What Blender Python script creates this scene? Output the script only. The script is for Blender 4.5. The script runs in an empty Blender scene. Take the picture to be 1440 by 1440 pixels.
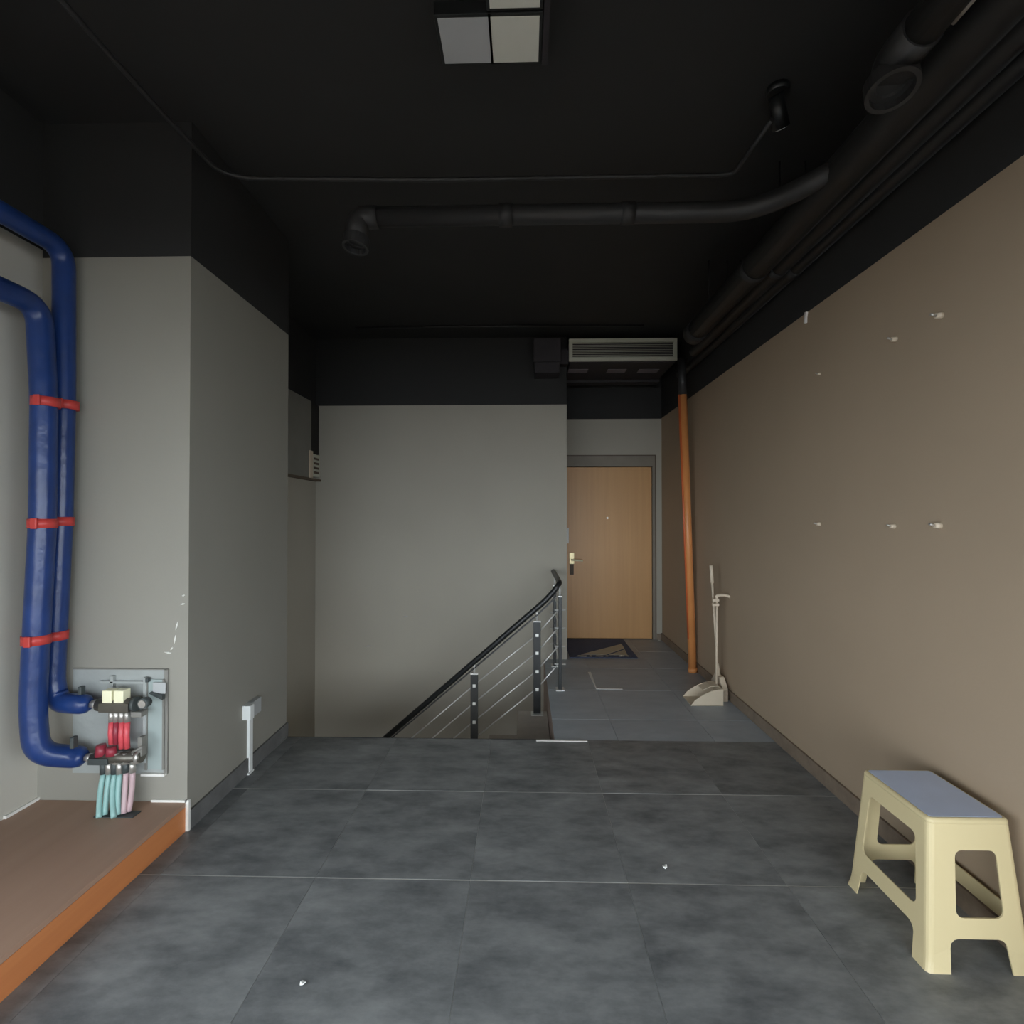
import bpy, bmesh, math, random
from mathutils import Vector, Matrix

random.seed(7)
S = bpy.context.scene
COL = S.collection
R = math.radians

# ------------------------------------------------------------------ camera
F, CX, CY = 720.0, 720.0, 720.0          # focal length / centre in photo pixels
VPX, VPY = 738.0, 728.0                  # vanishing point of the room's depth direction
EYE = Vector((0, 0, 1.4))
cam_d = bpy.data.cameras.new('camera')
cam_d.sensor_width = 36.0
cam_d.lens = 36.0 * F / 1440.0
cam_d.clip_start = 0.05
cam = bpy.data.objects.new('camera', cam_d)
COL.objects.link(cam)
cam.location = EYE
YAW = math.atan((VPX - CX) / F)
PITCH = math.atan((VPY - CY) * math.cos(YAW) / F)
cam.rotation_euler = (R(90) + PITCH, 0, YAW)
S.camera = cam
CAMROT = cam.rotation_euler.to_matrix()

# ------------------------------------------------------------------ light
S.view_settings.view_transform = 'Standard'
S.view_settings.look = 'None'
S.view_settings.gamma = 1.0
S.view_settings.use_curve_mapping = False
S.view_settings.exposure = 0.0

world = bpy.data.worlds.new('sky')
S.world = world
world.use_nodes = True
wn = world.node_tree
wbg = wn.nodes['Background']
wbg.inputs[0].default_value = (0.86, 0.94, 1.0, 1)
wbg.inputs[1].default_value = 9.2

sun_d = bpy.data.lights.new('sun', 'SUN')
sun_d.energy = 2.0
sun_d.angle = R(1.0)
sun_d.color = (1.0, 0.86, 0.68)
sun = bpy.data.objects.new('sun', sun_d)
COL.objects.link(sun)
sun.rotation_euler = Vector((0.30, -0.55, -0.75)).to_track_quat('-Z', 'Y').to_euler()

WIN_Y = -2.6                              # window wall behind the camera
WIN = (-2.10, 4.30, 0.05, 1.98)           # x0 x1 z0 z1 of its opening
SIDE_X = -2.20                            # left wall with an unseen window added beside the camera for side light
SWIN = (-2.30, 0.90, 0.45, 1.98)          # y0 y1 z0 z1 of its opening
def portal(loc, rot, w, h):
    d_ = bpy.data.lights.new('window_portal', 'AREA')
    d_.shape = 'RECTANGLE'; d_.size, d_.size_y = w, h
    d_.cycles.is_portal = True
    o_ = bpy.data.objects.new('window_portal', d_); COL.objects.link(o_)
    o_.location = loc; o_.rotation_euler = rot
portal(((WIN[0] + WIN[1]) / 2, WIN_Y - 0.02, (WIN[2] + WIN[3]) / 2), (R(90), 0, 0), WIN[1] - WIN[0], WIN[3] - WIN[2])
RWIN = (-2.45, 0.60, 0.05, 1.98)          # y0 y1 z0 z1, unseen glazing added to light the column side
LWIN = (-2.10, 1.50, -2.45, -0.40)        # x0 x1 z0 z1, unseen window added below to light the stairwell
portal((4.42, (RWIN[0] + RWIN[1]) / 2, (RWIN[2] + RWIN[3]) / 2), (R(90), 0, R(90)), RWIN[1] - RWIN[0], RWIN[3] - RWIN[2])
portal(((LWIN[0] + LWIN[1]) / 2, WIN_Y - 0.02, (LWIN[2] + LWIN[3]) / 2), (R(90), 0, 0), LWIN[1] - LWIN[0], LWIN[3] - LWIN[2])
portal((SIDE_X - 0.02, (SWIN[0] + SWIN[1]) / 2, (SWIN[2] + SWIN[3]) / 2), (R(90), 0, R(-90)), SWIN[1] - SWIN[0], SWIN[3] - SWIN[2])

# ------------------------------------------------------------------ pixel helpers
def ray(px, py):
    return (CAMROT @ Vector(((px - CX) / F, (CY - py) / F, -1.0))).normalized()
def on_z(px, py, z=0.0):
    d = ray(px, py); return EYE + d * ((z - EYE.z) / d.z)
def on_y(px, py, y):
    d = ray(px, py); return EYE + d * ((y - EYE.y) / d.y)
def on_x(px, py, x):
    d = ray(px, py); return EYE + d * ((x - EYE.x) / d.x)

# ------------------------------------------------------------------ materials
def lin(c):
    return tuple((v / 12.92 if v <= 0.04045 else ((v + 0.055) / 1.055) ** 2.4) for v in c)
def rgb(r, g, b):
    return lin((r / 255, g / 255, b / 255)) + (1,)

def new_mat(name):
    m = bpy.data.materials.new(name); m.use_nodes = True
    return m, m.node_tree, m.node_tree.nodes['Principled BSDF']

def mat(name, col, rough=0.6, metal=0.0, vary=0.0, scale=8.0, bump=0.0, bscale=60.0, stretch=None, col2=None, spec=None):
    m, t, p = new_mat(name)
    p.inputs['Base Color'].default_value = col
    p.inputs['Roughness'].default_value = rough
    p.inputs['Metallic'].default_value = metal
    if spec is not None:
        p.inputs['Specular IOR Level'].default_value = spec
    tc = t.nodes.new('ShaderNodeTexCoord')
    src = tc.outputs['Object']
    if stretch:
        mp = t.nodes.new('ShaderNodeMapping'); mp.inputs['Scale'].default_value = stretch
        t.links.new(src, mp.inputs[0]); src = mp.outputs[0]
    if vary > 0 or col2:
        n = t.nodes.new('ShaderNodeTexNoise'); n.inputs['Scale'].default_value = scale
        n.inputs['Detail'].default_value = 6
        t.links.new(src, n.inputs['Vector'])
        mx = t.nodes.new('ShaderNodeMix'); mx.data_type = 'RGBA'
        mr = t.nodes.new('ShaderNodeMapRange')
        mr.inputs['From Min'].default_value = 0.3; mr.inputs['From Max'].default_value = 0.7
        t.links.new(n.outputs['Fac'], mr.inputs['Value'])
        t.links.new(mr.outputs[0], mx.inputs['Factor'])
        c2 = col2 or tuple(min(1, c * (1 + vary)) for c in col[:3]) + (1,)
        c1 = col if col2 else tuple(c * (1 - vary) for c in col[:3]) + (1,)
        mx.inputs['A'].default_value = c1; mx.inputs['B'].default_value = c2
        t.links.new(mx.outputs['Result'], p.inputs['Base Color'])
    if bump > 0:
        n2 = t.nodes.new('ShaderNodeTexNoise'); n2.inputs['Scale'].default_value = bscale
        n2.inputs['Detail'].default_value = 4
        t.links.new(src, n2.inputs['Vector'])
        b = t.nodes.new('ShaderNodeBump'); b.inputs['Strength'].default_value = bump
        b.inputs['Distance'].default_value = 0.01
        t.links.new(n2.outputs['Fac'], b.inputs['Height'])
        t.links.new(b.outputs[0], p.inputs['Normal'])
    return m

BLACK = rgb(52, 52, 52)
def wall_mat(name, col, zline):
    """grey emulsion with the top of the wall painted black above zline"""
    m, t, p = new_mat(name)
    g = t.nodes.new('ShaderNodeNewGeometry')
    sep = t.nodes.new('ShaderNodeSeparateXYZ'); t.links.new(g.outputs['Position'], sep.inputs[0])
    n = t.nodes.new('ShaderNodeTexNoise'); n.inputs['Scale'].default_value = 1.6; n.inputs['Detail'].default_value = 5
    t.links.new(g.outputs['Position'], n.inputs['Vector'])
    mx = t.nodes.new('ShaderNodeMix'); mx.data_type = 'RGBA'
    mx.inputs['A'].default_value = tuple(c * 0.94 for c in col[:3]) + (1,)
    mx.inputs['B'].default_value = tuple(c * 1.06 for c in col[:3]) + (1,)
    t.links.new(n.outputs['Fac'], mx.inputs['Factor'])
    gt = t.nodes.new('ShaderNodeMath'); gt.operation = 'GREATER_THAN'; gt.inputs[1].default_value = zline
    t.links.new(sep.outputs['Z'], gt.inputs[0])
    m2 = t.nodes.new('ShaderNodeMix'); m2.data_type = 'RGBA'
    t.links.new(gt.outputs[0], m2.inputs['Factor'])
    t.links.new(mx.outputs['Result'], m2.inputs['A'])
    m2.inputs['B'].default_value = BLACK
    t.links.new(m2.outputs['Result'], p.inputs['Base Color'])
    p.inputs['Roughness'].default_value = 0.75
    p.inputs['Specular IOR Level'].default_value = 0.25
    n2 = t.nodes.new('ShaderNodeTexNoise'); n2.inputs['Scale'].default_value = 90
    t.links.new(g.outputs['Position'], n2.inputs['Vector'])
    b = t.nodes.new('ShaderNodeBump'); b.inputs['Strength'].default_value = 0.08; b.inputs['Distance'].default_value = 0.004
    t.links.new(n2.outputs['Fac'], b.inputs['Height']); t.links.new(b.outputs[0], p.inputs['Normal'])
    return m

def tile_mat(name, dark, light, rough):
    m, t, p = new_mat(name)
    g = t.nodes.new('ShaderNodeNewGeometry'); oi = t.nodes.new('ShaderNodeObjectInfo')
    mul = t.nodes.new('ShaderNodeMath'); mul.operation = 'MULTIPLY'; mul.inputs[1].default_value = 37.0
    t.links.new(oi.outputs['Random'], mul.inputs[0])
    n = t.nodes.new('ShaderNodeTexNoise'); n.noise_dimensions = '4D'
    n.inputs['Scale'].default_value = 4.0; n.inputs['Detail'].default_value = 9; n.inputs['Roughness'].default_value = 0.66
    mp = t.nodes.new('ShaderNodeMapping'); mp.inputs['Scale'].default_value = (1.0, 2.2, 1.0)
    t.links.new(g.outputs['Position'], mp.inputs[0]); t.links.new(mp.outputs[0], n.inputs['Vector'])
    t.links.new(mul.outputs[0], n.inputs['W'])
    mr = t.nodes.new('ShaderNodeMapRange'); mr.inputs['From Min'].default_value = 0.32; mr.inputs['From Max'].default_value = 0.68
    t.links.new(n.outputs['Fac'], mr.inputs['Value'])
    mx = t.nodes.new('ShaderNodeMix'); mx.data_type = 'RGBA'
    mx.inputs['A'].default_value = dark; mx.inputs['B'].default_value = light
    t.links.new(mr.outputs[0], mx.inputs['Factor'])
    # small value shift from tile to tile
    mr2 = t.nodes.new('ShaderNodeMapRange'); mr2.inputs['To Min'].default_value = 0.95; mr2.inputs['To Max'].default_value = 1.06
    t.links.new(oi.outputs['Random'], mr2.inputs['Value'])
    hs = t.nodes.new('ShaderNodeHueSaturation'); t.links.new(mx.outputs['Result'], hs.inputs['Color'])
    t.links.new(mr2.outputs[0], hs.inputs['Value'])
    t.links.new(hs.outputs[0], p.inputs['Base Color'])
    p.inputs['Roughness'].default_value = rough
    n2 = t.nodes.new('ShaderNodeTexNoise'); n2.inputs['Scale'].default_value = 45
    t.links.new(g.outputs['Position'], n2.inputs['Vector'])
    b = t.nodes.new('ShaderNodeBump'); b.inputs['Strength'].default_value = 0.1; b.inputs['Distance'].default_value = 0.003
    t.links.new(n2.outputs['Fac'], b.inputs['Height']); t.links.new(b.outputs[0], p.inputs['Normal'])
    return m

def wood_mat(name, c1, c2, axis='z', rough=0.45, fine=26):
    m, t, p = new_mat(name)
    g = t.nodes.new('ShaderNodeNewGeometry')
    mp = t.nodes.new('ShaderNodeMapping')
    sc = {'x': (1.0, fine, fine), 'y': (fine, 1.0, fine), 'z': (fine, fine, 1.0)}[axis]
    mp.inputs['Scale'].default_value = sc
    t.links.new(g.outputs['Position'], mp.inputs[0])
    n = t.nodes.new('ShaderNodeTexNoise'); n.inputs['Scale'].default_value = 1.0; n.inputs['Detail'].default_value = 6
    n.inputs['Distortion'].default_value = 0.6
    t.links.new(mp.outputs[0], n.inputs['Vector'])
    mx = t.nodes.new('ShaderNodeMix'); mx.data_type = 'RGBA'
    mx.inputs['A'].default_value = c1; mx.inputs['B'].default_value = c2
    t.links.new(n.outputs['Fac'], mx.inputs['Factor'])
    t.links.new(mx.outputs['Result'], p.inputs['Base Color'])
    p.inputs['Roughness'].default_value = rough
    return m

WALL = rgb(174, 169, 157)
M = {
 'wall_r': wall_mat('warm_light_paint', rgb(170, 151, 129), 2.545),  # warm light on this wall is put into its taupe colour
 'wall_b': wall_mat('paint_back', WALL, 2.525),
 'wall_d': wall_mat('paint_door', WALL, 2.54),
 'wall_l': wall_mat('paint_left', rgb(190, 186, 176), 2.62),
 'wall_c': wall_mat('paint_column', rgb(149, 146, 137), 2.585),
 'black': mat('black_paint', BLACK, 0.7, vary=0.06, scale=2, spec=0.25),
 'black_pipe': mat('black_pipe', rgb(44, 44, 45), 0.5, vary=0.08, scale=6, bump=0.05, bscale=25),
 'black_metal': mat('black_metal', rgb(30, 32, 33), 0.4, metal=0.0, vary=0.05),
 'steel': mat('steel', rgb(225, 225, 222), 0.42, metal=0.55, vary=0.03),
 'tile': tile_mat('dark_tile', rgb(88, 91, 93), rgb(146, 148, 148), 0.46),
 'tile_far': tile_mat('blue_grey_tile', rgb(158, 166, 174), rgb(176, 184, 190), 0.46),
 'grout': mat('grout', rgb(196, 194, 188), 0.9, vary=0.12, scale=9),
 'grout_dark': mat('grout_dark', rgb(74, 77, 80), 0.9, vary=0.1),
 'white_trim': mat('white_filler', rgb(232, 230, 224), 0.6, vary=0.04),
 'skirting': mat('skirting', rgb(130, 115, 100), 0.55, vary=0.18, scale=14, bump=0.1),
 'skirting_l': mat('skirting_grey', rgb(106, 106, 105), 0.55, vary=0.18, scale=14, bump=0.1),
 'tread': mat('tread_stone', rgb(186, 177, 167), 0.7, vary=0.1),
 'riser': mat('riser', rgb(150, 133, 124), 0.8, vary=0.1),
 'door': wood_mat('door_veneer', rgb(196, 148, 96), rgb(212, 164, 110), 'z', 0.42, 30),
 'frame': mat('door_frame', rgb(132, 124, 112), 0.55, vary=0.05),
 'frame_dark': mat('door_frame_groove', rgb(92, 78, 64), 0.6, vary=0.05),
 'brass': mat('pale_brass', rgb(228, 212, 166), 0.35, metal=0.35, vary=0.05),
 'board_top': wood_mat('platform_top', rgb(160, 128, 108), rgb(174, 142, 121), 'y', 0.5, 16),
 'board_front': wood_mat('platform_front', rgb(186, 112, 66), rgb(212, 138, 84), 'y', 0.5, 26),
 'blue': mat('blue_wrap', rgb(32, 58, 114), 0.3, vary=0.15, scale=9, bump=0.45, bscale=11),
 'red': mat('red_tape', rgb(198, 66, 62), 0.45, vary=0.06),
 'red_hose': mat('red_hose', rgb(214, 84, 92), 0.4, vary=0.06, scale=20),
 'red_hose2': mat('dark_red_hose', rgb(150, 52, 66), 0.4, vary=0.06, scale=20),
 'cyan_hose': mat('pale_cyan_hose', rgb(146, 186, 182), 0.4, vary=0.06, scale=20),
 'pink_hose': mat('pale_pink_hose', rgb(196, 168, 172), 0.4, vary=0.06, scale=20),
 'bronze': mat('dull_brass_bar', rgb(104, 100, 92), 0.4, metal=0.6, vary=0.12, scale=20),
 'nickel': mat('nickel', rgb(196, 192, 186), 0.35, metal=0.7, vary=0.1, scale=30),
 'cream_cap': mat('cream_cap', rgb(244, 240, 206), 0.45, vary=0.02),
 'mbox': mat('pale_filler', rgb(160, 164, 162), 0.8, vary=0.06, scale=12, bump=0.15, bscale=30),
 'mbox_green': mat('pale_green_plate', rgb(158, 170, 168), 0.6, vary=0.04),
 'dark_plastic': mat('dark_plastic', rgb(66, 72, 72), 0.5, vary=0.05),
 'white_plastic': mat('white_plastic', rgb(236, 238, 236), 0.45, vary=0.02),
 'grey_plastic': mat('grey_plastic', rgb(176, 178, 178), 0.5, vary=0.02),
 'orange': mat('orange_pipe', rgb(220, 146, 86), 0.4, vary=0.06, scale=5),
 'orange_d': mat('orange_pipe_dark', rgb(206, 104, 58), 0.45, vary=0.06, scale=5),
 'offwhite': mat('offwhite_plastic', rgb(216, 200, 178), 0.5, vary=0.04),
 'pan_grey': mat('pan_plastic', rgb(208, 194, 172), 0.5, vary=0.04),
 'bristle': mat('bristles', rgb(176, 160, 140), 0.9, vary=0.15, scale=40),
 'stool': mat('cream_stool', rgb(208, 192, 150), 0.38, vary=0.02, scale=4),
 'stool_top': mat('skylit_stool_top', rgb(204, 218, 246), 0.35, vary=0.03, scale=12, bump=0.05, bscale=120),
 'mat_blue': mat('navy_mat', rgb(84, 94, 120), 0.95, vary=0.12, scale=60, bump=0.4, bscale=240),
 'mat_beige': mat('beige_mat', rgb(206, 198, 176), 0.95, vary=0.08, scale=60, bump=0.4, bscale=240),
 'grille': mat('ivory_grille', rgb(206, 206, 190), 0.5, vary=0.02),
 'grille_slat': mat('grey_slat', rgb(196, 196, 182), 0.5, vary=0.02),
 'ac_black': mat('ac_casing', rgb(56, 53, 56), 0.55, vary=0.06, spec=0.3),
 'ac_tag': mat('ac_tag', rgb(126, 118, 126), 0.5, vary=0.02),
 'diffuser': mat('lamp_diffuser', rgb(214, 214, 204), 0.5, vary=0.02),
 'diffuser_g': mat('lamp_diffuser_grey', rgb(178, 180, 182), 0.5, vary=0.02),
 'panel_grey': mat('panel_grey', rgb(128, 126, 120), 0.6, vary=0.04),
 'gap_shade': mat('recess_shade', rgb(36, 34, 32), 0.8, vary=0.05),
 'paper': mat('paper', rgb(244, 244, 240), 0.8, vary=0.02),
 'pavement': mat('pavement', rgb(84, 76, 66), 0.9, vary=0.08, scale=0.6),
 'win_frame': mat('window_frame', rgb(60, 60, 62), 0.4, vary=0.04),
}
mg, tg, pg = new_mat('window_glass')
pg.inputs['Base Color'].default_value = (0.95, 1, 0.98, 1)
pg.inputs['Roughness'].default_value = 0.0
tr = tg.nodes.new('ShaderNodeBsdfTransparent')
gl = tg.nodes.new('ShaderNodeBsdfGlossy'); gl.inputs['Roughness'].default_value = 0.02
mxs = tg.nodes.new('ShaderNodeMixShader'); mxs.inputs[0].default_value = 0.05
tg.links.new(tr.outputs[0], mxs.inputs[1]); tg.links.new(gl.outputs[0], mxs.inputs[2])
tg.links.new(mxs.outputs[0], tg.nodes['Material Output'].inputs['Surface'])
M['glass'] = mg

# ------------------------------------------------------------------ mesh helpers
def bx(bm, x0, x1, y0, y1, z0, z1):
    v = [bm.verts.new((x, y, z)) for x in (x0, x1) for y in (y0, y1) for z in (z0, z1)]
    for f in ((0, 1, 3, 2), (4, 6, 7, 5), (0, 4, 5, 1), (2, 3, 7, 6), (0, 2, 6, 4), (1, 5, 7, 3)):
        bm.faces.new([v[i] for i in f])
    return bm
def B(*a):
    return bx(bmesh.new(), *a)
def prism(bm, pts, z0, z1):
    lo = [bm.verts.new((p[0], p[1], z0)) for p in pts]; hi = [bm.verts.new((p[0], p[1], z1)) for p in pts]
    bm.faces.new(lo[::-1]); bm.faces.new(hi)
    n = len(pts)
    for i in range(n):
        bm.faces.new((lo[i], lo[(i + 1) % n], hi[(i + 1) % n], hi[i]))
    return bm
def hull8(bm, q0, q1):
    """solid between two matching quads/polygons given as 3-D points"""
    a = [bm.verts.new(p) for p in q0]; b = [bm.verts.new(p) for p in q1]
    bm.faces.new(a[::-1]); bm.faces.new(b)
    n = len(a)
    for i in range(n):
        bm.faces.new((a[i], a[(i + 1) % n], b[(i + 1) % n], b[i]))
    return bm
def rounded(pts, r, n=6):
    """fillet the inner corners of a polyline"""
    pts = [Vector(p) for p in pts]
    out = [pts[0]]
    for i in range(1, len(pts) - 1):
        a, b, c = pts[i - 1], pts[i], pts[i + 1]
        rr = min(r, (a - b).length * 0.49, (c - b).length * 0.49)
        p0 = b + (a - b).normalized() * rr; p2 = b + (c - b).normalized() * rr
        for k in range(n + 1):
            t = k / n
            out.append(p0 * (1 - t) ** 2 + b * 2 * t * (1 - t) + p2 * t * t)
    out.append(pts[-1])
    return out
def tube(bm, pts, rad, seg=12, cap=True, open_end=False):
    pts = [Vector(p) for p in pts]
    n = len(pts)
    rads = rad if isinstance(rad, (list, tuple)) else [rad] * n
    tang = []
    for i in range(n):
        d = pts[min(i + 1, n - 1)] - pts[max(i - 1, 0)]
        tang.append(d.normalized())
    up = Vector((0, 0, 1)) if abs(tang[0].z) < 0.9 else Vector((1, 0, 0))
    nrm = (up - tang[0] * up.dot(tang[0])).normalized()
    rings = []
    for i in range(n):
        nrm = (nrm - tang[i] * nrm.dot(tang[i])).normalized()
        bn = tang[i].cross(nrm)
        rings.append([bm.verts.new(pts[i] + (nrm * math.cos(2 * math.pi * k / seg) + bn * math.sin(2 * math.pi * k / seg)) * rads[i]) for k in range(seg)])
    for i in range(n - 1):
        for k in range(seg):
            f = bm.faces.new((rings[i][k], rings[i][(k + 1) % seg], rings[i + 1][(k + 1) % seg], rings[i + 1][k]))
            f.smooth = True
    if cap:
        bm.faces.new(rings[0][::-1])
        if not open_end:
            bm.faces.new(rings[-1])
    return bm
def T(pts, rad, seg=12, **k):
    return tube(bmesh.new(), pts, rad, seg, **k)
def flatbar(bm, pts, w, h, up=Vector((0, 0, 1)), side=None):
    """rectangular bar along a polyline, w across, h along up"""
    pts = [Vector(p) for p in pts]; rings = []
    for i in range(len(pts)):
        t = (pts[min(i + 1, len(pts) - 1)] - pts[max(i - 1, 0)]).normalized()
        s = t.cross(up).normalized(); u = s.cross(t).normalized()
        rings.append([bm.verts.new(pts[i] + s * (a * w / 2) + u * (b * h / 2)) for a, b in ((-1, -1), (1, -1), (1, 1), (-1, 1))])
    for i in range(len(rings) - 1):
        for k in range(4):
            bm.faces.new((rings[i][k], rings[i][(k + 1) % 4], rings[i + 1][(k + 1) % 4], rings[i + 1][k]))
    bm.faces.new(rings[0][::-1]); bm.faces.new(rings[-1])
    return bm
def disc_rim(bm, c, axis, r_out, r_in, depth, seg=24):
    """a short open socket: outer wall, rim, inner wall and a bottom"""
    axis = Vector(axis).normalized(); c = Vector(c)
    up = Vector((1, 0, 0)) if abs(axis.x) < 0.9 else Vector((0, 1, 0))
    u = (up - axis * up.dot(axis)).normalized(); v = axis.cross(u)
    prof = [(r_out, -depth), (r_out, 0), (r_in, 0), (r_in, -depth * 0.55), (r_in * 0.72, -depth * 0.55), (r_in * 0.66, -depth * 0.75), (0.001, -depth * 0.75)]
    rings = [[bm.verts.new(c + axis * h + (u * math.cos(2 * math.pi * k / seg) + v * math.sin(2 * math.pi * k / seg)) * r) for k in range(seg)] for r, h in prof]
    for i in range(len(rings) - 1):
        for k in range(seg):
            bm.faces.new((rings[i][k], rings[i][(k + 1) % seg], rings[i + 1][(k + 1) % seg], rings[i + 1][k]))
    bm.faces.new(rings[0][::-1])
    return bm
def rrect(x0, x1, y0, y1, r, n=5):
    out = []
    for cx, cy, a in ((x1 - r, y1 - r, 0), (x0 + r, y1 - r, 90), (x0 + r, y0 + r, 180), (x1 - r, y0 + r, 270)):
        for k in range(n + 1):
            t = R(a + 90 * k / n); out.append((cx + r * math.cos(t), cy + r * math.sin(t)))
    return out
def plate(outline, holes, fn, th):
    """flat plate with holes; fn(u, v, w) maps panel space to 3-D, w is depth 0..th"""
    b2 = bmesh.new()
    loops = [outline] + list(holes)
    edges = []
    for lp in loops:
        vs = [b2.verts.new((p[0], p[1], 0)) for p in lp]
        for i in range(len(vs)):
            edges.append(b2.edges.new((vs[i], vs[(i + 1) % len(vs)])))
    bmesh.ops.triangle_fill(b2, use_beauty=True, use_dissolve=False, edges=edges)
    b2.verts.index_update()
    tris = [[v.index for v in f.verts] for f in b2.faces]
    co = [(v.co.x, v.co.y) for v in b2.verts]
    b2.free()
    bm = bmesh.new()
    a = [bm.verts.new(fn(u, v, 0)) for u, v in co]; b = [bm.verts.new(fn(u, v, th)) for u, v in co]
    for t in tris:
        bm.faces.new([a[i] for i in t]); bm.faces.new([b[i] for i in reversed(t)])
    k = 0
    for lp in loops:
        n = len(lp)
        for i in range(n):
            i0, i1 = k + i, k + (i + 1) % n
            bm.faces.new((a[i0], a[i1], b[i1], b[i0]))
        k += n
    return bm

def link(name, bm, m, parent=None, bevel=0.0, smooth=False, origin=None):
    bmesh.ops.recalc_face_normals(bm, faces=bm.faces[:])
    if smooth:
        for f in bm.faces: f.smooth = True
    me = bpy.data.meshes.new(name); bm.to_mesh(me); bm.free()
    if origin is not None:
        me.transform(Matrix.Translation(-Vector(origin)))
    o = bpy.data.objects.new(name, me); COL.objects.link(o)
    if origin is not None:
        o.location = origin
    me.materials.append(M[m] if isinstance(m, str) else m)
    if parent is not None:
        o.parent = parent
        if parent.type == 'EMPTY' or parent.location.length > 0:
            o.matrix_parent_inverse = Matrix.Translation(-root_loc(parent))
    if bevel > 0:
        md = o.modifiers.new('bevel', 'BEVEL'); md.width = bevel; md.segments = 2; md.limit_method = 'ANGLE'; md.angle_limit = R(40)
    return o
def root_loc(o):
    v = Vector((0, 0, 0))
    while o is not None:
        v += o.location; o = o.parent if o.parent and o.parent.location.length > 0 else None
    return v
def tag(o, label=None, cat=None, group=None, kind=None):
    if label: o['label'] = label
    if cat: o['category'] = cat
    if group: o['group'] = group
    if kind: o['kind'] = kind
    return o
def thing(name, loc, label, cat, group=None):
    o = bpy.data.objects.new(name, None); COL.objects.link(o); o.location = loc
    o.empty_display_size = 0.1
    return tag(o, label, cat, group)
def struct(name, bm, m, label, cat, parent=None, bevel=0.0):
    return tag(link(name, bm, m, parent, bevel), label, cat, kind='structure')

# ------------------------------------------------------------------ room dimensions (metres)
XR = 1.575            # right wall
XL = -2.20            # left wall of the alcove
XSL = -2.10           # left wall of the stairwell
YB = 5.09             # back wall
YD = 5.93             # wall with the door
YE = 3.248            # end of the near floor
XC = 0.417            # right end of the back wall
XH = 0.189            # right edge of the stair opening
ZC = 3.20             # ceiling
ZLOW = -2.6           # lower floor
XW = 4.40             # the room is wider beside and behind the camera
YW = 0.90             # where the right wall turns away
CA = (-1.512, 2.27); CB = (-1.532, 3.27)     # column front-right and back-right corners
XP = -1.514           # front of the wooden platform
ZP = 0.128            # its height

# ------------------------------------------------------------------ structure
bm = prism(bmesh.new(), [(XL, WIN_Y), (XW, WIN_Y), (XW, YW), (XR, YW), (XR, YE), (XL, YE)], -0.16, -0.0012)
floor = struct('floor', bm, 'grout', 'dark grey stone tile floor in front of the stair opening', 'floor')
ys = [YE - 0.632 * k for k in range(0, 9)] + [WIN_Y]
ys[1] = 2.628; ys[2] = 1.988
ys[3:9] = [1.988 - 0.625 * k for k in range(1, 10)]
ys = [y for y in ys if y > WIN_Y + 0.1] + [WIN_Y]
xs = [XP, -1.43, -0.814, -0.21, 0.394, 0.998, XR]
for j in range(len(ys) - 1):
    for i in range(len(xs) - 1):
        if ys[j + 1] < -0.3: continue
        gx, gy = 0.0007, 0.003
        dz = random.uniform(-0.0005, 0.0007)
        b = B(xs[i] + gx, xs[i + 1] - gx, ys[j + 1] + gy, ys[j] - (gy if j else 0), -0.0012, dz)
        link('floor_tile', b, 'tile', floor)

link('tile_field', bx(B(XP, XW, WIN_Y, -0.262, -.0012, 0), XR, XW, -0.262, YW, -.0012, 0), 'tile', floor)
bm = B(XH, XR, YE, YD + 0.12, -0.16, -0.012)
floor2 = struct('floor_corridor', bm, 'grout_dark', 'blue-grey tile floor of the passage leading to the wooden door', 'floor')
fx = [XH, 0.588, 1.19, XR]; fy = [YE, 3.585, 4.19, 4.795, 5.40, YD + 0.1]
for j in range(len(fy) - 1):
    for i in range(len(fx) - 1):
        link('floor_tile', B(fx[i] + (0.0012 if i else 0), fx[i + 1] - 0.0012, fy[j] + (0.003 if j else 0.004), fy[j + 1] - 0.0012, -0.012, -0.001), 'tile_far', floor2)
# white filler left in the joints
p0, p1 = on_z(829, 945), on_z(838, 967)
link('joint_filler', hull8(bmesh.new(), [(p0.x - .014, p0.y, -.001), (p0.x + .012, p0.y, -.001), (p1.x + .004, p1.y, -.001), (p1.x - .004, p1.y, -.001)],
     [(p0.x - .014, p0.y, .0015), (p0.x + .012, p0.y, .0015), (p1.x + .004, p1.y, .0015), (p1.x - .004, p1.y, .0015)]), 'white_trim', floor2)
p0, p1 = on_z(838, 968.5), on_z(876, 970)
link('joint_filler', B(p0.x, p1.x, p0.y - .008, p0.y + .008, -.001, .0015), 'white_trim', floor2)
# edge strips of the near floor
tr1 = struct('trim_1', B(-1.53, XR, YE, YE + 0.012, -0.03, -0.002), 'grout_dark', 'dark narrow edging strip where the two floors meet', 'trim')
p0, p1 = on_z(754, 1041), on_z(826, 1043)
struct('trim_2', B(p0.x, p1.x, p0.y - 0.014, p0.y + 0.006, 0.0005, 0.004), 'white_trim', 'white scuffed strip on the floor edge at the top of the stairs', 'trim')

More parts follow.
